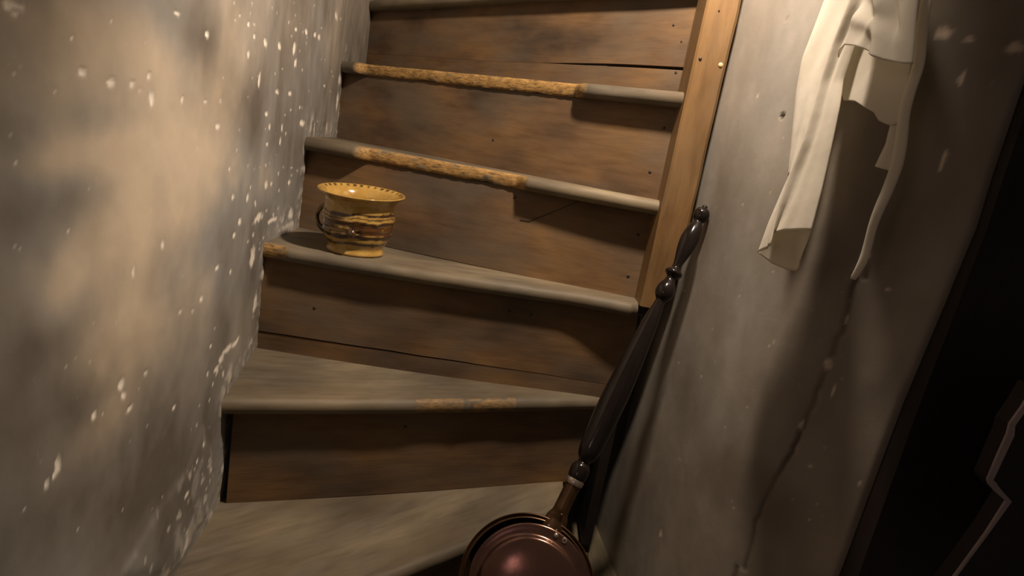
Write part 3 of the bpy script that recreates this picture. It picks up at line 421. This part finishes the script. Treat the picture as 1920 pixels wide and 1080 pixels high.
# ------------------------------------------------------------------ boards
def board(name, A, B, z0, z1, th, mat, parent, nrm, rough=.0012, seed=0, top=None, bottom=None, nseg=60, label=None, e=.0022):
    """upright board from plan point A to B; front face on the line A-B, thickness behind; top/bottom: functions of s"""
    A = np.array(A); B = np.array(B); L = np.linalg.norm(B-A); n = np.array(nrm)
    V = []; bc = []
    prof = [(0, 0), (0, 0), (0, 0)]
    for i in range(nseg+1):
        s = i/nseg; p = A+(B-A)*s
        zb = z0 if bottom is None else bottom(s); zt = z1 if top is None else top(s)
        wv = rough*(float(fbm(s*L*9, seed*3.1, seed, 2))-.5)*2
        rows = [(-th, zb), (-e, zb), (0, zb+e), (wv, zb+(zt-zb)*.33), (wv*.6, zb+(zt-zb)*.66), (0, zt-e), (-e, zt), (-th, zt)]
        for d, z in rows:
            q = p+n*d; V.append((q[0], q[1], z)); bc.append((s*L, d, z))
    k = 8; F = []
    for i in range(nseg):
        for j in range(k):
            F.append((i*k+j, i*k+(j+1) % k, (i+1)*k+(j+1) % k, (i+1)*k+j))
    F.append(tuple(range(k))); F.append(tuple(range(nseg*k, (nseg+1)*k)))
    return obj(name, V, F, mat, parent, attrs=dict(bc=bc), angle=30, label=label)
FZ = .06
ZS = {'A': .200, 'B': .397, 'C': .609, 'D': .809, 'E': 1.007, 'F': 1.217}
PL = {'A': ((-.368, .622), (.158, 1.136)), 'B': ((-.417, .928), (.18, 1.202)), 'C': ((-.469, 1.144), (.231, 1.203)), 'D': ((-.486, 1.358), (.250, 1.219)),
      'E': ((-.543, 1.726), (.255, 1.204)), 'F': ((-.565, 2.01), (.262, 1.236)), 'G': ((-.45, 2.32), (.28, 1.29))}
ORDER = 'ABCDEFG'; TH = .028
def nvec(k):
    (ax, ay), (bx, by) = PL[k]; t = np.array((bx-ax, by-ay)); t /= np.linalg.norm(t)
    return t, np.array((t[1], -t[0]))
def bump01(s, a, b, f=.012):
    return float(smooth(a-f, a+f, s)*(1-smooth(b-f, b+f, s)))
# worn stretches of each nosing: (from, to, depth) as fractions of its length
WORN = {'A': [], 'B': [(.47, .57, .10), (.60, .72, .08)], 'C': [(.0, .075, .45)], 'D': [(.205, .64, .9)], 'E': [(.115, .775, .92)], 'F': []}
stairs = empty('staircase', (0, 1.1, 0))
tag(stairs, 'winding wooden staircase of narrow worn steps between two plaster walls', 'staircase')
def tread(k):
    nxt = ORDER[ORDER.index(k)+1]; t, n = nvec(k)
    A = np.array(PL[k][0]); B = np.array(PL[k][1]); A2 = np.array(PL[nxt][0]); B2 = np.array(PL[nxt][1])
    t2, n2 = nvec(nxt)
    A = A-t*.022; A2 = A2-t2*.022-n2*.012; B2 = B2-n2*.012
    ext = {'B': .035, 'A': .002}.get(k, .012)
    B = B+t*ext; L = np.linalg.norm(B-A)
    zt = ZS[k]; N = 240; V = []; bc = []; wn = []
    seed = ord(k)
    for i in range(N+1):
        s = i/N; F = A+(B-A)*s; Bk = A2+(B2-A2)*s
        w_ = 0
        for a, b, dp in WORN[k]:
            w_ = max(w_, dp*bump01(s+.035*(float(fbm(s*L*30, 5.5, seed+31, 2))-.5), a, b, .022 if dp > .2 else .03))
        rg = float(fbm(s*L*26, 3.3, seed, 4))-.5; rg2 = float(fbm(s*L*120, 8.8, seed+4, 2))-.5
        ov = {'A': .034, 'B': .023, 'C': .024+.022*float(smooth(.8, 1, s)), 'D': .030+.010*float(smooth(.6, .95, s)), 'E': .032, 'F': .03}[k]
        ov = ov*(1-w_*.72) + w_*(.003*rg+.001*rg2) + .0015*(float(fbm(s*L*12, 1.1, seed+9, 2))-.5)
        if k == 'C': ov *= 1-.25*float(smooth(.975, 1.0, s))
        dip = .0035*math.sin(math.pi*min(1, s*1.1)) if k in 'ABC' else .002
        r = TH/2; zc = zt-r
        def P(q, z, wv=0.0):
            V.append((q[0], q[1], z-dip)); bc.append((s*L, float(np.dot(q-A, n)), z)); wn.append(wv)
        P(Bk, zt-TH); P(F-n*.004, zt-TH+.0005)
        m_ = 9
        for j in range(m_):
            g = -math.pi/2+math.pi*j/(m_-1)
            cx = ov-r*.9
            dz = r*math.sin(g); dx = r*.9*math.cos(g)
            if w_ > 0:   # broken away: flat ragged face, low bottom lip
                dz = r*math.sin(g); dx = r*.9*max(math.cos(g), 0.0)**(1-.6*w_)*(1-.3*w_)+w_*.003*(float(fbm(s*L*60, j*.9, seed+41, 3))-.5)*math.cos(g)
                if g < -.2: dz += w_*.007*max(0, rg*2.6-.15)
            wv = 0.0
            if w_ > .03 and 0 < j < m_-1:
                wv = min(1, w_*1.8+.35)*float(smooth(.34, .46, fbm(s*L*42, j*.62, seed+20, 4)+(.12 if w_ > .3 else -.06+.03*j)-.10*abs(j-4.5)/4.5))
            q = F+n*(cx+dx); P(q, zc+dz, wv)
        for f_ in (.06, .3, .65, 1.0):
            q = (F+n*(ov-r))*(1-f_)+Bk*f_; P(q, zt, .35*w_ if f_ < .05 else 0)
    kk = 2+9+4; Fc = []
    for i in range(N):
        for j in range(kk):
            Fc.append((i*kk+j, i*kk+(j+1) % kk, (i+1)*kk+(j+1) % kk, (i+1)*kk+j))
    Fc.append(tuple(range(kk))); Fc.append(tuple(range(N*kk, (N+1)*kk)))
    lab = {'B': 'grey worn tread with bare wood at mid nosing', 'C': 'grey tread under the yellow pot', 'D': 'tread with long orange broken nosing above the pot',
           'E': 'tread with ragged orange nosing second from top', 'A': 'lowest brown wedge shaped tread behind the pan', 'F': 'topmost tread cut by the frame'}[k]
    return obj('tread', V, Fc, M['tread'], stairs, attrs=dict(bc=bc, worn=wn), angle=50, label=lab)
def pt_on(k, s, z, d=0.0):
    A = np.array(PL[k][0]); B = np.array(PL[k][1]); t, n = nvec(k); p = A+(B-A)*s+n*d
    return np.array((p[0], p[1], z))
risers = {}
for i, k in enumerate('ABCDEFG'):
    zb = ZS[ORDER[i-1]]-.004 if i else FZ
    zt = ZS[k]-TH+.001 if k in ZS else ZS['F']+.17
    t, n = nvec(k)
    A = np.array(PL[k][0]); B = np.array(PL[k][1])
    B = B+t*{'B': .05, 'C': .034}.get(k, .006)
    if k == 'B': A = A+t*.007
    elif k == 'A': A = A-t*.02
    else: A = A-t*.014
    if k == 'C':
        L = np.linalg.norm(B-A)
        gap = lambda s: .0011*(1-float(smooth(.45, .75, s)))+.00005
        cut = lambda s: zb+.038-.004*s+.003*(float(fbm(s*9, 2, 5, 2))-.5)
        risers[k] = board('riser', A, B, zb, zt, .02, M['riser'], stairs, n, seed=ord(k), bottom=lambda s: cut(s)+gap(s), e=.0005)
        board('riser', A+n*-.0018, B+n*-.0002, zb, zt, .018, M['riser'], stairs, n, seed=ord(k)+1, top=lambda s: cut(s)-gap(s), e=.0005, label='narrow dark strip along the riser foot')
    elif k == 'F':
        gap = lambda s: .0028*float(smooth(.62, .85, s))+.00003
        cut = lambda s: zb+.050+.012*(1-s)+.002*math.sin(s*9)
        risers[k] = board('riser', A, B, zb, zt, .02, M['riser'], stairs, n, seed=ord(k), bottom=lambda s: cut(s)+gap(s), e=.0005)
        board('riser', A, B, zb, zt, .02, M['riser'], stairs, n, seed=ord(k)+5, top=lambda s: cut(s)-gap(s), e=.0005, label='lower half of the split top riser')
    else:
        risers[k] = board('riser', A, B, zb, zt, .02, M['riser'], stairs, n, seed=ord(k))
for k in 'ABCDEF': tread(k)
board('recess_backing', (.262, 1.205), (.262, 1.36), FZ, ZS['C']-.03, .02, M['dark_wood'], stairs, (1, 0), label='dark backing added in the shaded recess under the post')  # dark backing added so the recess behind the handle stays in shade
def nail(k, px_s, z, r=.0031, mat='iron'):
    p = pt_on(k, px_s, z, 0.0); t, n = nvec(k); nn = np.array((n[0], n[1], 0))
    V, F = lathe([(-.004, r), (.0004, r), (.0012, r*.7), (.0015, r*.2)], p, nn, 10)
    obj('nail', V, F, M[mat], risers[k], angle=60)
for k, s, z in NAILS: nail(k, s, z)
# hairline scratch on the riser behind the pot
sp = [pt_on('D', s, z, .0004) for s, z in SCRATCH]
V, F = tube(sp, .0006, 5); obj('scratch', V, F, M['crack'], risers['D'], angle=60)

# ------------------------------------------------------------------ newel post
post = empty('newel_post', (.273, 1.18, .608))
tag(post, 'tall square post of orange brown wood at the right end of steps', 'post')
def post_mesh():
    V = []; bc = []; N = 70; ZB = ZS['C']-.001
    x0, x1, y0, y1 = .2445, .3030, 1.155, 1.235; e = .0035
    for i in range(N+1):
        z = ZB+(1.75-ZB)*i/N
        cf = .024*max(0, 1-(z-ZB)/.06)
        a = .0018*(float(fbm(z*9, 1, 3, 3))-.5); b = .0026*(float(fbm(z*14, 2, 4, 3))-.5)
        sec = [(x0+a, y0+e), (x0+e+a, y0), (x0+(x1-x0)*.5, y0-.0004), (x1-cf-e*1.6+b, y0), (x1-cf+b, y0+e*1.6), (x1-cf, y1-e), (x1-cf-e, y1), (x0+e, y1), (x0, y1-e)]
        for x, y in sec: V.append((x, y, z)); bc.append((z, y, x))
    k = 9; F = []
    for i in range(N):
        for j in range(k): F.append((i*k+j, i*k+(j+1) % k, (i+1)*k+(j+1) % k, (i+1)*k+j))
    F.append(tuple(range(k))); F.append(tuple(range(N*k, N*k+k)))
    return obj('shaft', V, F, M['post'], post, attrs=dict(bc=bc), angle=40)
shaft = post_mesh()
for x, z, r, mt in POSTNAILS:
    V, F = lathe([(-.003, r), (.0006, r), (.0018, r*.75), (.0022, r*.2)], (x, 1.155, z), (0, -1, 0), 12)
    obj('nail', V, F, M[mt], shaft, angle=60)

# ------------------------------------------------------------------ floor of planks
floor = obj('floor', [(-.6, -.9, FZ-.03), (.44, -.9, FZ-.03), (.44, 1.9, FZ-.03), (-.6, 1.9, FZ-.03), (-.6, -.9, FZ-.022), (.44, -.9, FZ-.022), (.44, 1.9, FZ-.022), (-.6, 1.9, FZ-.022)],
            [(0, 1, 2, 3), (4, 5, 6, 7), (0, 1, 5, 4), (1, 2, 6, 5), (2, 3, 7, 6), (3, 0, 4, 7)], M['dark_wood'], attrs=dict(bc=[(0, 0, 0)]*8), shade=False)
tag(floor, 'olive brown plank landing at the foot of stairs under the pan', kind='structure')
xs = [-.60, -.42, -.23, -.05, .13, .26, .44]
for i in range(6):
    a, b = xs[i]+.001, xs[i+1]-.001; e = .002; V = []; bc = []
    for y in (-.9, 1.9):
        for x, z in ((a, FZ-.022), (a, -e), (a+e, 0), (b-e, 0), (b, -e), (b, FZ-.022)):
            V.append((x, y, z)); bc.append((y, z, x))
    F = [(j, (j+1) % 6, (j+1) % 6+6, j+6) for j in range(6)]+[tuple(range(6)), tuple(range(6, 12))]
    obj('plank', V, F, M['floor'], floor, attrs=dict(bc=bc), angle=30)

# ------------------------------------------------------------------ dark door at the end of the right wall
def prism(P2, y0, y1):
    """outline in x-z, extruded in y"""
    n = len(P2); V = [(x, y0, z) for x, z in P2]+[(x, y1, z) for x, z in P2]
    F = [tuple(range(n)), tuple(range(n, 2*n))]+[(i, (i+1) % n, (i+1) % n+n, i+n) for i in range(n)]
    return V, F
door = empty('door_1', (.6, .6, 0)); tag(door, 'dark red brown door and frame at far right edge', kind='structure')
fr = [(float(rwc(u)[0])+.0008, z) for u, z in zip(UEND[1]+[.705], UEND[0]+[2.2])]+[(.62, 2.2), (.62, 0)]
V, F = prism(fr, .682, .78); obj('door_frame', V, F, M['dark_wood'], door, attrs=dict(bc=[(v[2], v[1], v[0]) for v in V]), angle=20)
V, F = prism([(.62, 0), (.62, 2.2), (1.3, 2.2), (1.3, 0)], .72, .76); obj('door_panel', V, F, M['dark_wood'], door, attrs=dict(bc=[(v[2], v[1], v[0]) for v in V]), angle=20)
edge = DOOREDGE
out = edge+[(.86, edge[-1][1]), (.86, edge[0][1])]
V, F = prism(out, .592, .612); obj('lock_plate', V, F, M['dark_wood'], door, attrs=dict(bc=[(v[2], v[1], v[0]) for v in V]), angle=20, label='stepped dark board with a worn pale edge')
pts = [(x, .551, z) for x, z in edge]
wd = EDGEW
V = []; F = []
for i, (x, z) in enumerate(edge):
    a = np.array(edge[max(i-1, 0)]); b = np.array(edge[min(i+1, len(edge)-1)]); t_ = (b-a)/np.linalg.norm(b-a); nn = np.array((-t_[1], t_[0]))
    if nn[0] < 0: nn = -nn
    q = np.array((x, z)); h = wd[i]
    for o_, y in ((-.0004, .5940), (-.0004, .5912), (h, .5910), (h, .5930)):
        p = q+nn*o_; V.append((p[0], y, p[1]))
F = gridfaces(len(edge), 4, True)+[(0, 1, 2, 3), tuple(range(len(V)-4, len(V)))]
obj('worn_edge', V, F, M['pale_edge'], door, angle=40, label='thin pale mauve worn edge')

# ------------------------------------------------------------------ chamber pot on the third tread
def chamber_pot():
    base = np.array((-.318, 1.205, ZS['C']-.0024))
    root = empty('chamber_pot', base); tag(root, 'yellow glazed pot with brown bands and flared dotted rim on stair tread', 'pot')
    prof = [(.000, .046), (.0005, .0525), (.004, .0545), (.009, .0530), (.014, .0525), (.022, .0560), (.030, .0605), (.037, .0625), (.043, .0655), (.049, .0645), (.055, .0665), (.062, .0660), (.069, .0685), (.076, .0680), (.083, .0665), (.091, .0655), (.098, .0655), (.105, .0685), (.111, .0740), (.1155, .0795), (.1180, .0820),
            (.1200, .0822), (.1200, .0800), (.1172, .0745), (.112, .0680), (.104, .0630), (.095, .0608), (.07, .0630), (.045, .0600), (.025, .0520), (.012, .0450), (.008, .030), (.0075, .010), (.0075, .0005)]
    prof = smooth_prof(prof, 3)
    n = 144; V = []; br = []; am = []
    for i, (z, r) in enumerate(prof):
        for k in range(n):
            g = 2*math.pi*k/n
            wob = 1+.012*math.sin(2*g+.6)+.008*math.sin(3*g)
            rr = r*wob*(1+.012*(float(vnoise(g*3, z*60, 5))-.5))
            x, y = rr*math.cos(g), rr*math.sin(g)
            tilt = .075*y*(z/.12) if z > .004 else 0
            V.append((base[0]+x, base[1]+y, base[2]+z+tilt))
    nr = len(prof); outer = sum(1 for q in range(nr) if q <= 20*3)
    gs = np.arange(n)*2*math.pi/n
    for i, (z, r) in enumerate(prof):
        if i <= outer and z < .1185:
            zz = z + .006*(fbm(gs*2.2, gs*0+z*8, 9, 3)-.5)*2
            b = 0*gs
            for c0, hw, a0 in [(.024, .0026, .9), (.039, .0062, 1.), (.0475, .003, .95), (.0565, .0055, 1.), (.0665, .0034, 1.), (.083, .0030, .95), (.076, .0020, .8)]:
                hwv = hw*(.25+1.5*fbm(gs*3.0+c0*400, gs*0+2, int(c0*1000), 3))
                b = np.maximum(b, a0*(1-smooth(hwv*.6, hwv*1.25, np.abs(zz-c0))))
            b = np.clip(b*1.1, 0, 1)*smooth(.22, .36, fbm(gs*4+7, gs*0+z*70, 15, 3)+.08)
            a = .35*np.exp(-((zz-.055)/.018)**2)*smooth(.4, .62, fbm(gs*3, gs*0+z*40, 18, 3)+.08)
            br += list(b); am += list(a)
        elif .0715 < r < .0812 and i > outer:      # dabs on the inside of the rim
            d = .5+.5*np.cos(gs*34)
            b = .95*smooth(.55, .8, d)*smooth(.0735, .0748, r)*(1-smooth(.0788, .0802, r))*np.where(np.sin(gs+.35) > -.25, 1, .35)
            br += list(b*np.ones(n)); am += [0]*n
        else:
            br += [0]*n; am += [.1 if z < .1 and i > outer else 0]*n
    F = gridfaces(nr, n, True); F.append(tuple(range(n))); F.append(tuple(range((nr-1)*n, nr*n)))
    obj('body', V, F, M['glaze'], root, attrs=dict(brown=br, amber=am), angle=70)
    # loop handle at the left rear
    th = math.radians(168); d = np.array((math.cos(th), math.sin(th), 0)); pts = []
    for q in np.linspace(0, 1, 22):
        g = math.pi*(q-.5)
        pts.append(base+d*(.062+.028*math.cos(g))+np.array((0, 0, .056+.026*math.sin(g))))
    V, F = tube(pts, [.0058-.0012*math.sin(math.pi*q) for q in np.linspace(0, 1, 22)], 12)
    zz = np.array(V)[:, 2]-base[2]
    bb = .45+.5*smooth(.45, .55, fbm(zz*90, np.array(V)[:, 0]*90, 4, 2))
    obj('handle', V, F, M['glaze'], root, attrs=dict(brown=bb, amber=bb*0), angle=70, label='brown mottled loop handle')
    # raised boss on the front
    g = math.radians(-84); c = base+np.array((math.cos(g)*.0655, math.sin(g)*.0655, .0455)); V = []; F = []
    V, F = lathe(smooth_prof([(-.003, .0085), (.000, .0088), (.003, .0075), (.0055, .0045), (.0063, .0004)], 4), c, (math.cos(g), math.sin(g), .1), 20)
    obj('boss', V, F, M['glaze'], root, attrs=dict(brown=np.ones(len(V))*.93, amber=np.zeros(len(V))), angle=70, label='dark brown glazed boss')
chamber_pot()

# ------------------------------------------------------------------ bed warmer leaning on the post
def bed_warmer():
    P0 = np.array((.1035, .885, .1784)); ax = np.array((.29415, .32787, .89776)); nr = np.array((-.17205, -.90581, .38718))
    ax /= np.linalg.norm(ax); nr = nr-ax*np.dot(nr, ax); nr /= np.linalg.norm(nr); sd = np.cross(nr, ax)
    root = empty('bed_warmer', (.1035, .885, FZ)); tag(root, 'copper bed warming pan with long black turned handle leaning against the post', 'warming pan')
    R = .1208; S = .912
    def lathe_(prof, p, axis, n=48, **k):   # sizes drawn for a pan of .1208 m radius
        return lathe([(t*S, r*S) for t, r in prof], p, axis, n, **k)
    def rod(prof):
        o = []
        for t, r in prof:
            o.append((float(np.interp(t, [0, .126, .198, .363, .501, .578, .678, .745], [0, .111, .176, .330, .463, .540, .642, .710])), r*float(np.interp(t, [.2, .45, .7], [.93, .97, .99]))))
        return o
    # pan: bowl behind, rolled rim
    prof = [(-.046, .0005), (-.046, .05), (-.044, .085), (-.040, .100), (-.030, .109), (-.012, .1135), (-.002, .1165), (.002, .1195), (.0035, R), (.0015, R+.0012), (-.001, R), (-.0005, .1165), (.002, .1130), (-.008, .1105), (-.026, .104), (-.036, .09), (-.041, .05), (-.041, .0005)]
    V, F = lathe_(smooth_prof(prof, 3), P0, nr, 96, ref=tuple(ax)); obj('pan', V, F, M['brass'], root, angle=60)
    # lid: domed, stepped
    cl = P0-sd*.007-ax*.002
    prof = [(-.004, .1085), (.000, .1100), (.004, .1108), (.0062, .1095), (.0075, .1060), (.0085, .098), (.0105, .0925), (.0140, .0895), (.0170, .0865), (.0190, .080), (.0225, .062), (.0250, .040), (.0262, .018), (.0265, .0005)]
    V, F = lathe_(smooth_prof(prof, 4), cl, nr, 96, ref=tuple(ax), cap0=False); lid = obj('lid', V, F, M['copper'], root, angle=60, label='reddish copper domed lid')
    for k, a in enumerate((-.0085, .0085)):   # hinge knuckles
        c = cl+(ax*.1035-sd*(.012+a)+nr*.0085)*S
        if k == 0:
            V, F = lathe_(smooth_prof([(-.004, .004), (.001, .0046), (.003, .003), (.0038, .0004)], 3), c, nr, 16)
        else:
            V, F = lathe_([(-.003, .0048), (.0015, .0048), (.0022, .0042), (.0022, .0022), (-.001, .0018)], c, nr, 18)
        obj('hinge_stud', V, F, M['bright_metal'], lid, angle=40)
    # copper tongue and socket
    q0 = P0-nr*.010
    prof = [(.100, .018), (.112, .0205), (.124, .0205), (.134, .0185), (.142, .0150), (.152, .0142), (.175, .0140), (.199, .0142), (.203, .0150), (.206, .0150)]
    V, F = lathe(rod(smooth_prof(prof, 3)), P0-nr*.004, ax, 32)
    V = np.array(V); rel = V-(P0-nr*.004); dn = rel@nr; tt = rel@ax
    fl = .45+.55*smooth(.112, .135, tt); V = V-np.outer(dn*(1-fl), nr)
    soc = obj('socket', V, F, M['brass'], root, angle=50, label='brown metal socket joining pan and handle')
    for t_, o_ in ((.1415, .004), (.121, -.006), (.1125, -.007), (.1125, .007)):
        c = P0-nr*.004+ax*t_*.885+sd*o_*-1+nr*(.0132*(.45+.55*float(smooth(.125, .15, t_)))*1.0)
        V, F = lathe_(smooth_prof([(-.005, .0022), (.0008, .0024), (.0022, .0016), (.0028, .0003)], 3), c, nr, 12); obj('rivet', V, F, M['bright_metal'] if t_ < .115 else M['brass'], soc, angle=60)
    V, F = lathe(rod([(.198, .0158), (.2, .0166), (.206, .0168), (.2085, .0160)]), P0-nr*.004, ax, 32); obj('ferrule', V, F, M['bright_metal'], root, angle=40, label='bright metal ferrule ring')
    prof = [(.2075, .0150), (.210, .0160), (.216, .0172), (.226, .0172), (.233, .0155), (.238, .0120), (.241, .0100), (.245, .0125), (.252, .0165), (.265, .0195), (.29, .0212), (.33, .0226), (.37, .0228), (.41, .0215), (.45, .0190), (.50, .0152), (.53, .0125), (.552, .0092), (.558, .0092), (.563, .0130), (.571, .0163), (.579, .0166), (.588, .0140), (.596, .0096), (.602, .0085), (.606, .0118), (.609, .0150), (.6125, .0155), (.616, .0130), (.620, .0085), (.626, .0078), (.636, .0095), (.655, .0140), (.672, .0162), (.685, .0160), (.699, .0130), (.709, .0092), (.713, .0085), (.717, .0115), (.723, .0140), (.7295, .0142), (.736, .0110), (.739, .0065), (.7405, .0050), (.743, .0048), (.7445, .0030), (.745, .0004)]
    V, F = lathe(rod(smooth_prof(prof, 3)), P0-nr*.004, ax, 40); obj('handle', V, F, M['black_wood'], root, angle=60, label='black turned wooden handle with bead rings')
bed_warmer()

# ------------------------------------------------------------------ cloth hanging on the right wall
def catm(pts, t):
    pts = np.array(pts, float); d = np.concatenate([[0], np.cumsum(np.linalg.norm(np.diff(pts, axis=0), axis=1))]); d /= d[-1]
    out = np.stack([np.interp(t, d, pts[:, 0]), np.interp(t, d, pts[:, 1])], -1)
    k = np.hanning(7); k /= k.sum()
    if len(t) > 30:
        for c in range(2):
            ext = np.concatenate([2*out[0, c]-out[3:0:-1, c], out[:, c], 2*out[-1, c]-out[-2:-5:-1, c]]); out[:, c] = np.convolve(ext, k, 'valid')
    return out
cloth = empty('hanging_cloth', (.40, .80, 1.12)); tag(cloth, 'cream cotton garment hanging in folds on the right wall', 'cloth')
RN = np.array((RT[1], -RT[0]))
def hang(u, z, w_):   # the garment hangs in its own flat plane, the wall turns away behind it
    return np.array((RA[0]+RT[0]*u+RN[0]*w_, RA[1]+RT[1]*u+RN[1]*w_, z))
def sheet(name, spec, wf, nr=70, nc=44, label=None, hemp=5, ww=None):
    t = np.linspace(0, 1, nr); L = catm(spec['l'], t); R = catm(spec['r'], t); s = np.linspace(0, 1, nc)
    G = L[:, None, :]*(1-s)[None, :, None]+R[:, None, :]*s[None, :, None]
    if 'hem' in spec:
        H = np.array(spec['hem']); d = np.concatenate([[0], np.cumsum(np.abs(np.diff(H[:, 0]))+.3*np.abs(np.diff(H[:, 1])))]); d /= d[-1]
        hm = np.stack([np.interp(s, d, H[:, 0]), np.interp(s, d, H[:, 1])], -1)
        lin = L[-1][None]*(1-s)[:, None]+R[-1][None]*s[:, None]
        G = G+(t[:, None, None]**hemp)*(hm-lin)[None]
    tt, ss = np.meshgrid(t, s, indexing='ij')
    W = wf(ss, tt)
    V = [hang(G[i, j, 0], G[i, j, 1], W[i, j]) for i in range(nr) for j in range(nc)]
    o = obj(name, V, gridfaces(nr, nc), M['cloth'], cloth, angle=80, label=label)
    md = o.modifiers.new('thickness', 'SOLIDIFY'); md.thickness = .0011; md.offset = 0
    return o
PI = math.pi
sheet('back_fold', CLOTH['back'], lambda s, t: .004+.014*t+.008*np.sin(PI*s)+.003*np.sin(s*7+t*3)*np.sin(PI*s), label='rear fold at the left')
sheet('long_fold', CLOTH['strip'], lambda s, t: .004+.042*t+.013*np.sin(PI*s)**.8+(.0035*np.sin(s*12+1.0+t*2.2)+.0015*np.sin(s*23+t*5)-.002*t**6*np.sin(s*8))*np.sin(PI*s), label='long narrow fold reaching lowest with zigzag hem', hemp=14, nr=110, nc=90)
sheet('inner_fold', CLOTH['inner'], lambda s, t: .034+.002*t-.010*np.sin(PI*s), nr=36, nc=30, label='inside of the long fold below its hem', hemp=6)
def wdrape(s, t):
    x = s+.25*t; e = np.sin(PI*s)
    return .010+.042*t+.016*e**.7*(.6+.4*t)+(.0035*np.sin(x*9+t*4)+.003*np.sin(t*8+s*7+1.5*np.sin(s*4))+.0025*np.sin(t*6-s*15)+.006*np.exp(-((s-.18-.55*t)/.07)**2)-.006*np.exp(-((s-.32-.55*t)/.06)**2)+.005*np.exp(-((s-.95+.5*t)/.07)**2)-.006*np.exp(-((t-.62-.25*s)/.07)**2)+.005*np.exp(-((t-.78-.1*s)/.06)**2))*e
sheet('front_drape', CLOTH['drape'], wdrape, nr=90, nc=70, label='bright creased front drape', hemp=4)
sheet('under_drape', CLOTH['under'], lambda s, t: .006+.008*t+.004*np.sin(PI*s)+.0015*np.sin(s*6+t*3), nr=50, nc=44, label='plain inner layer seen under the front drape', hemp=5)
sheet('edge_band', CLOTH['string'], lambda s, t: .006+.024*t+.005*np.sin(PI*s)+.0015*np.sin(t*25), nr=110, nc=12, label='narrow edge band tapering down at right')
sheet('small_flap', CLOTH['flap'], lambda s, t: .012+.002*np.sin(s*5), nr=30, nc=12, label='small hem corner beside the edge band')
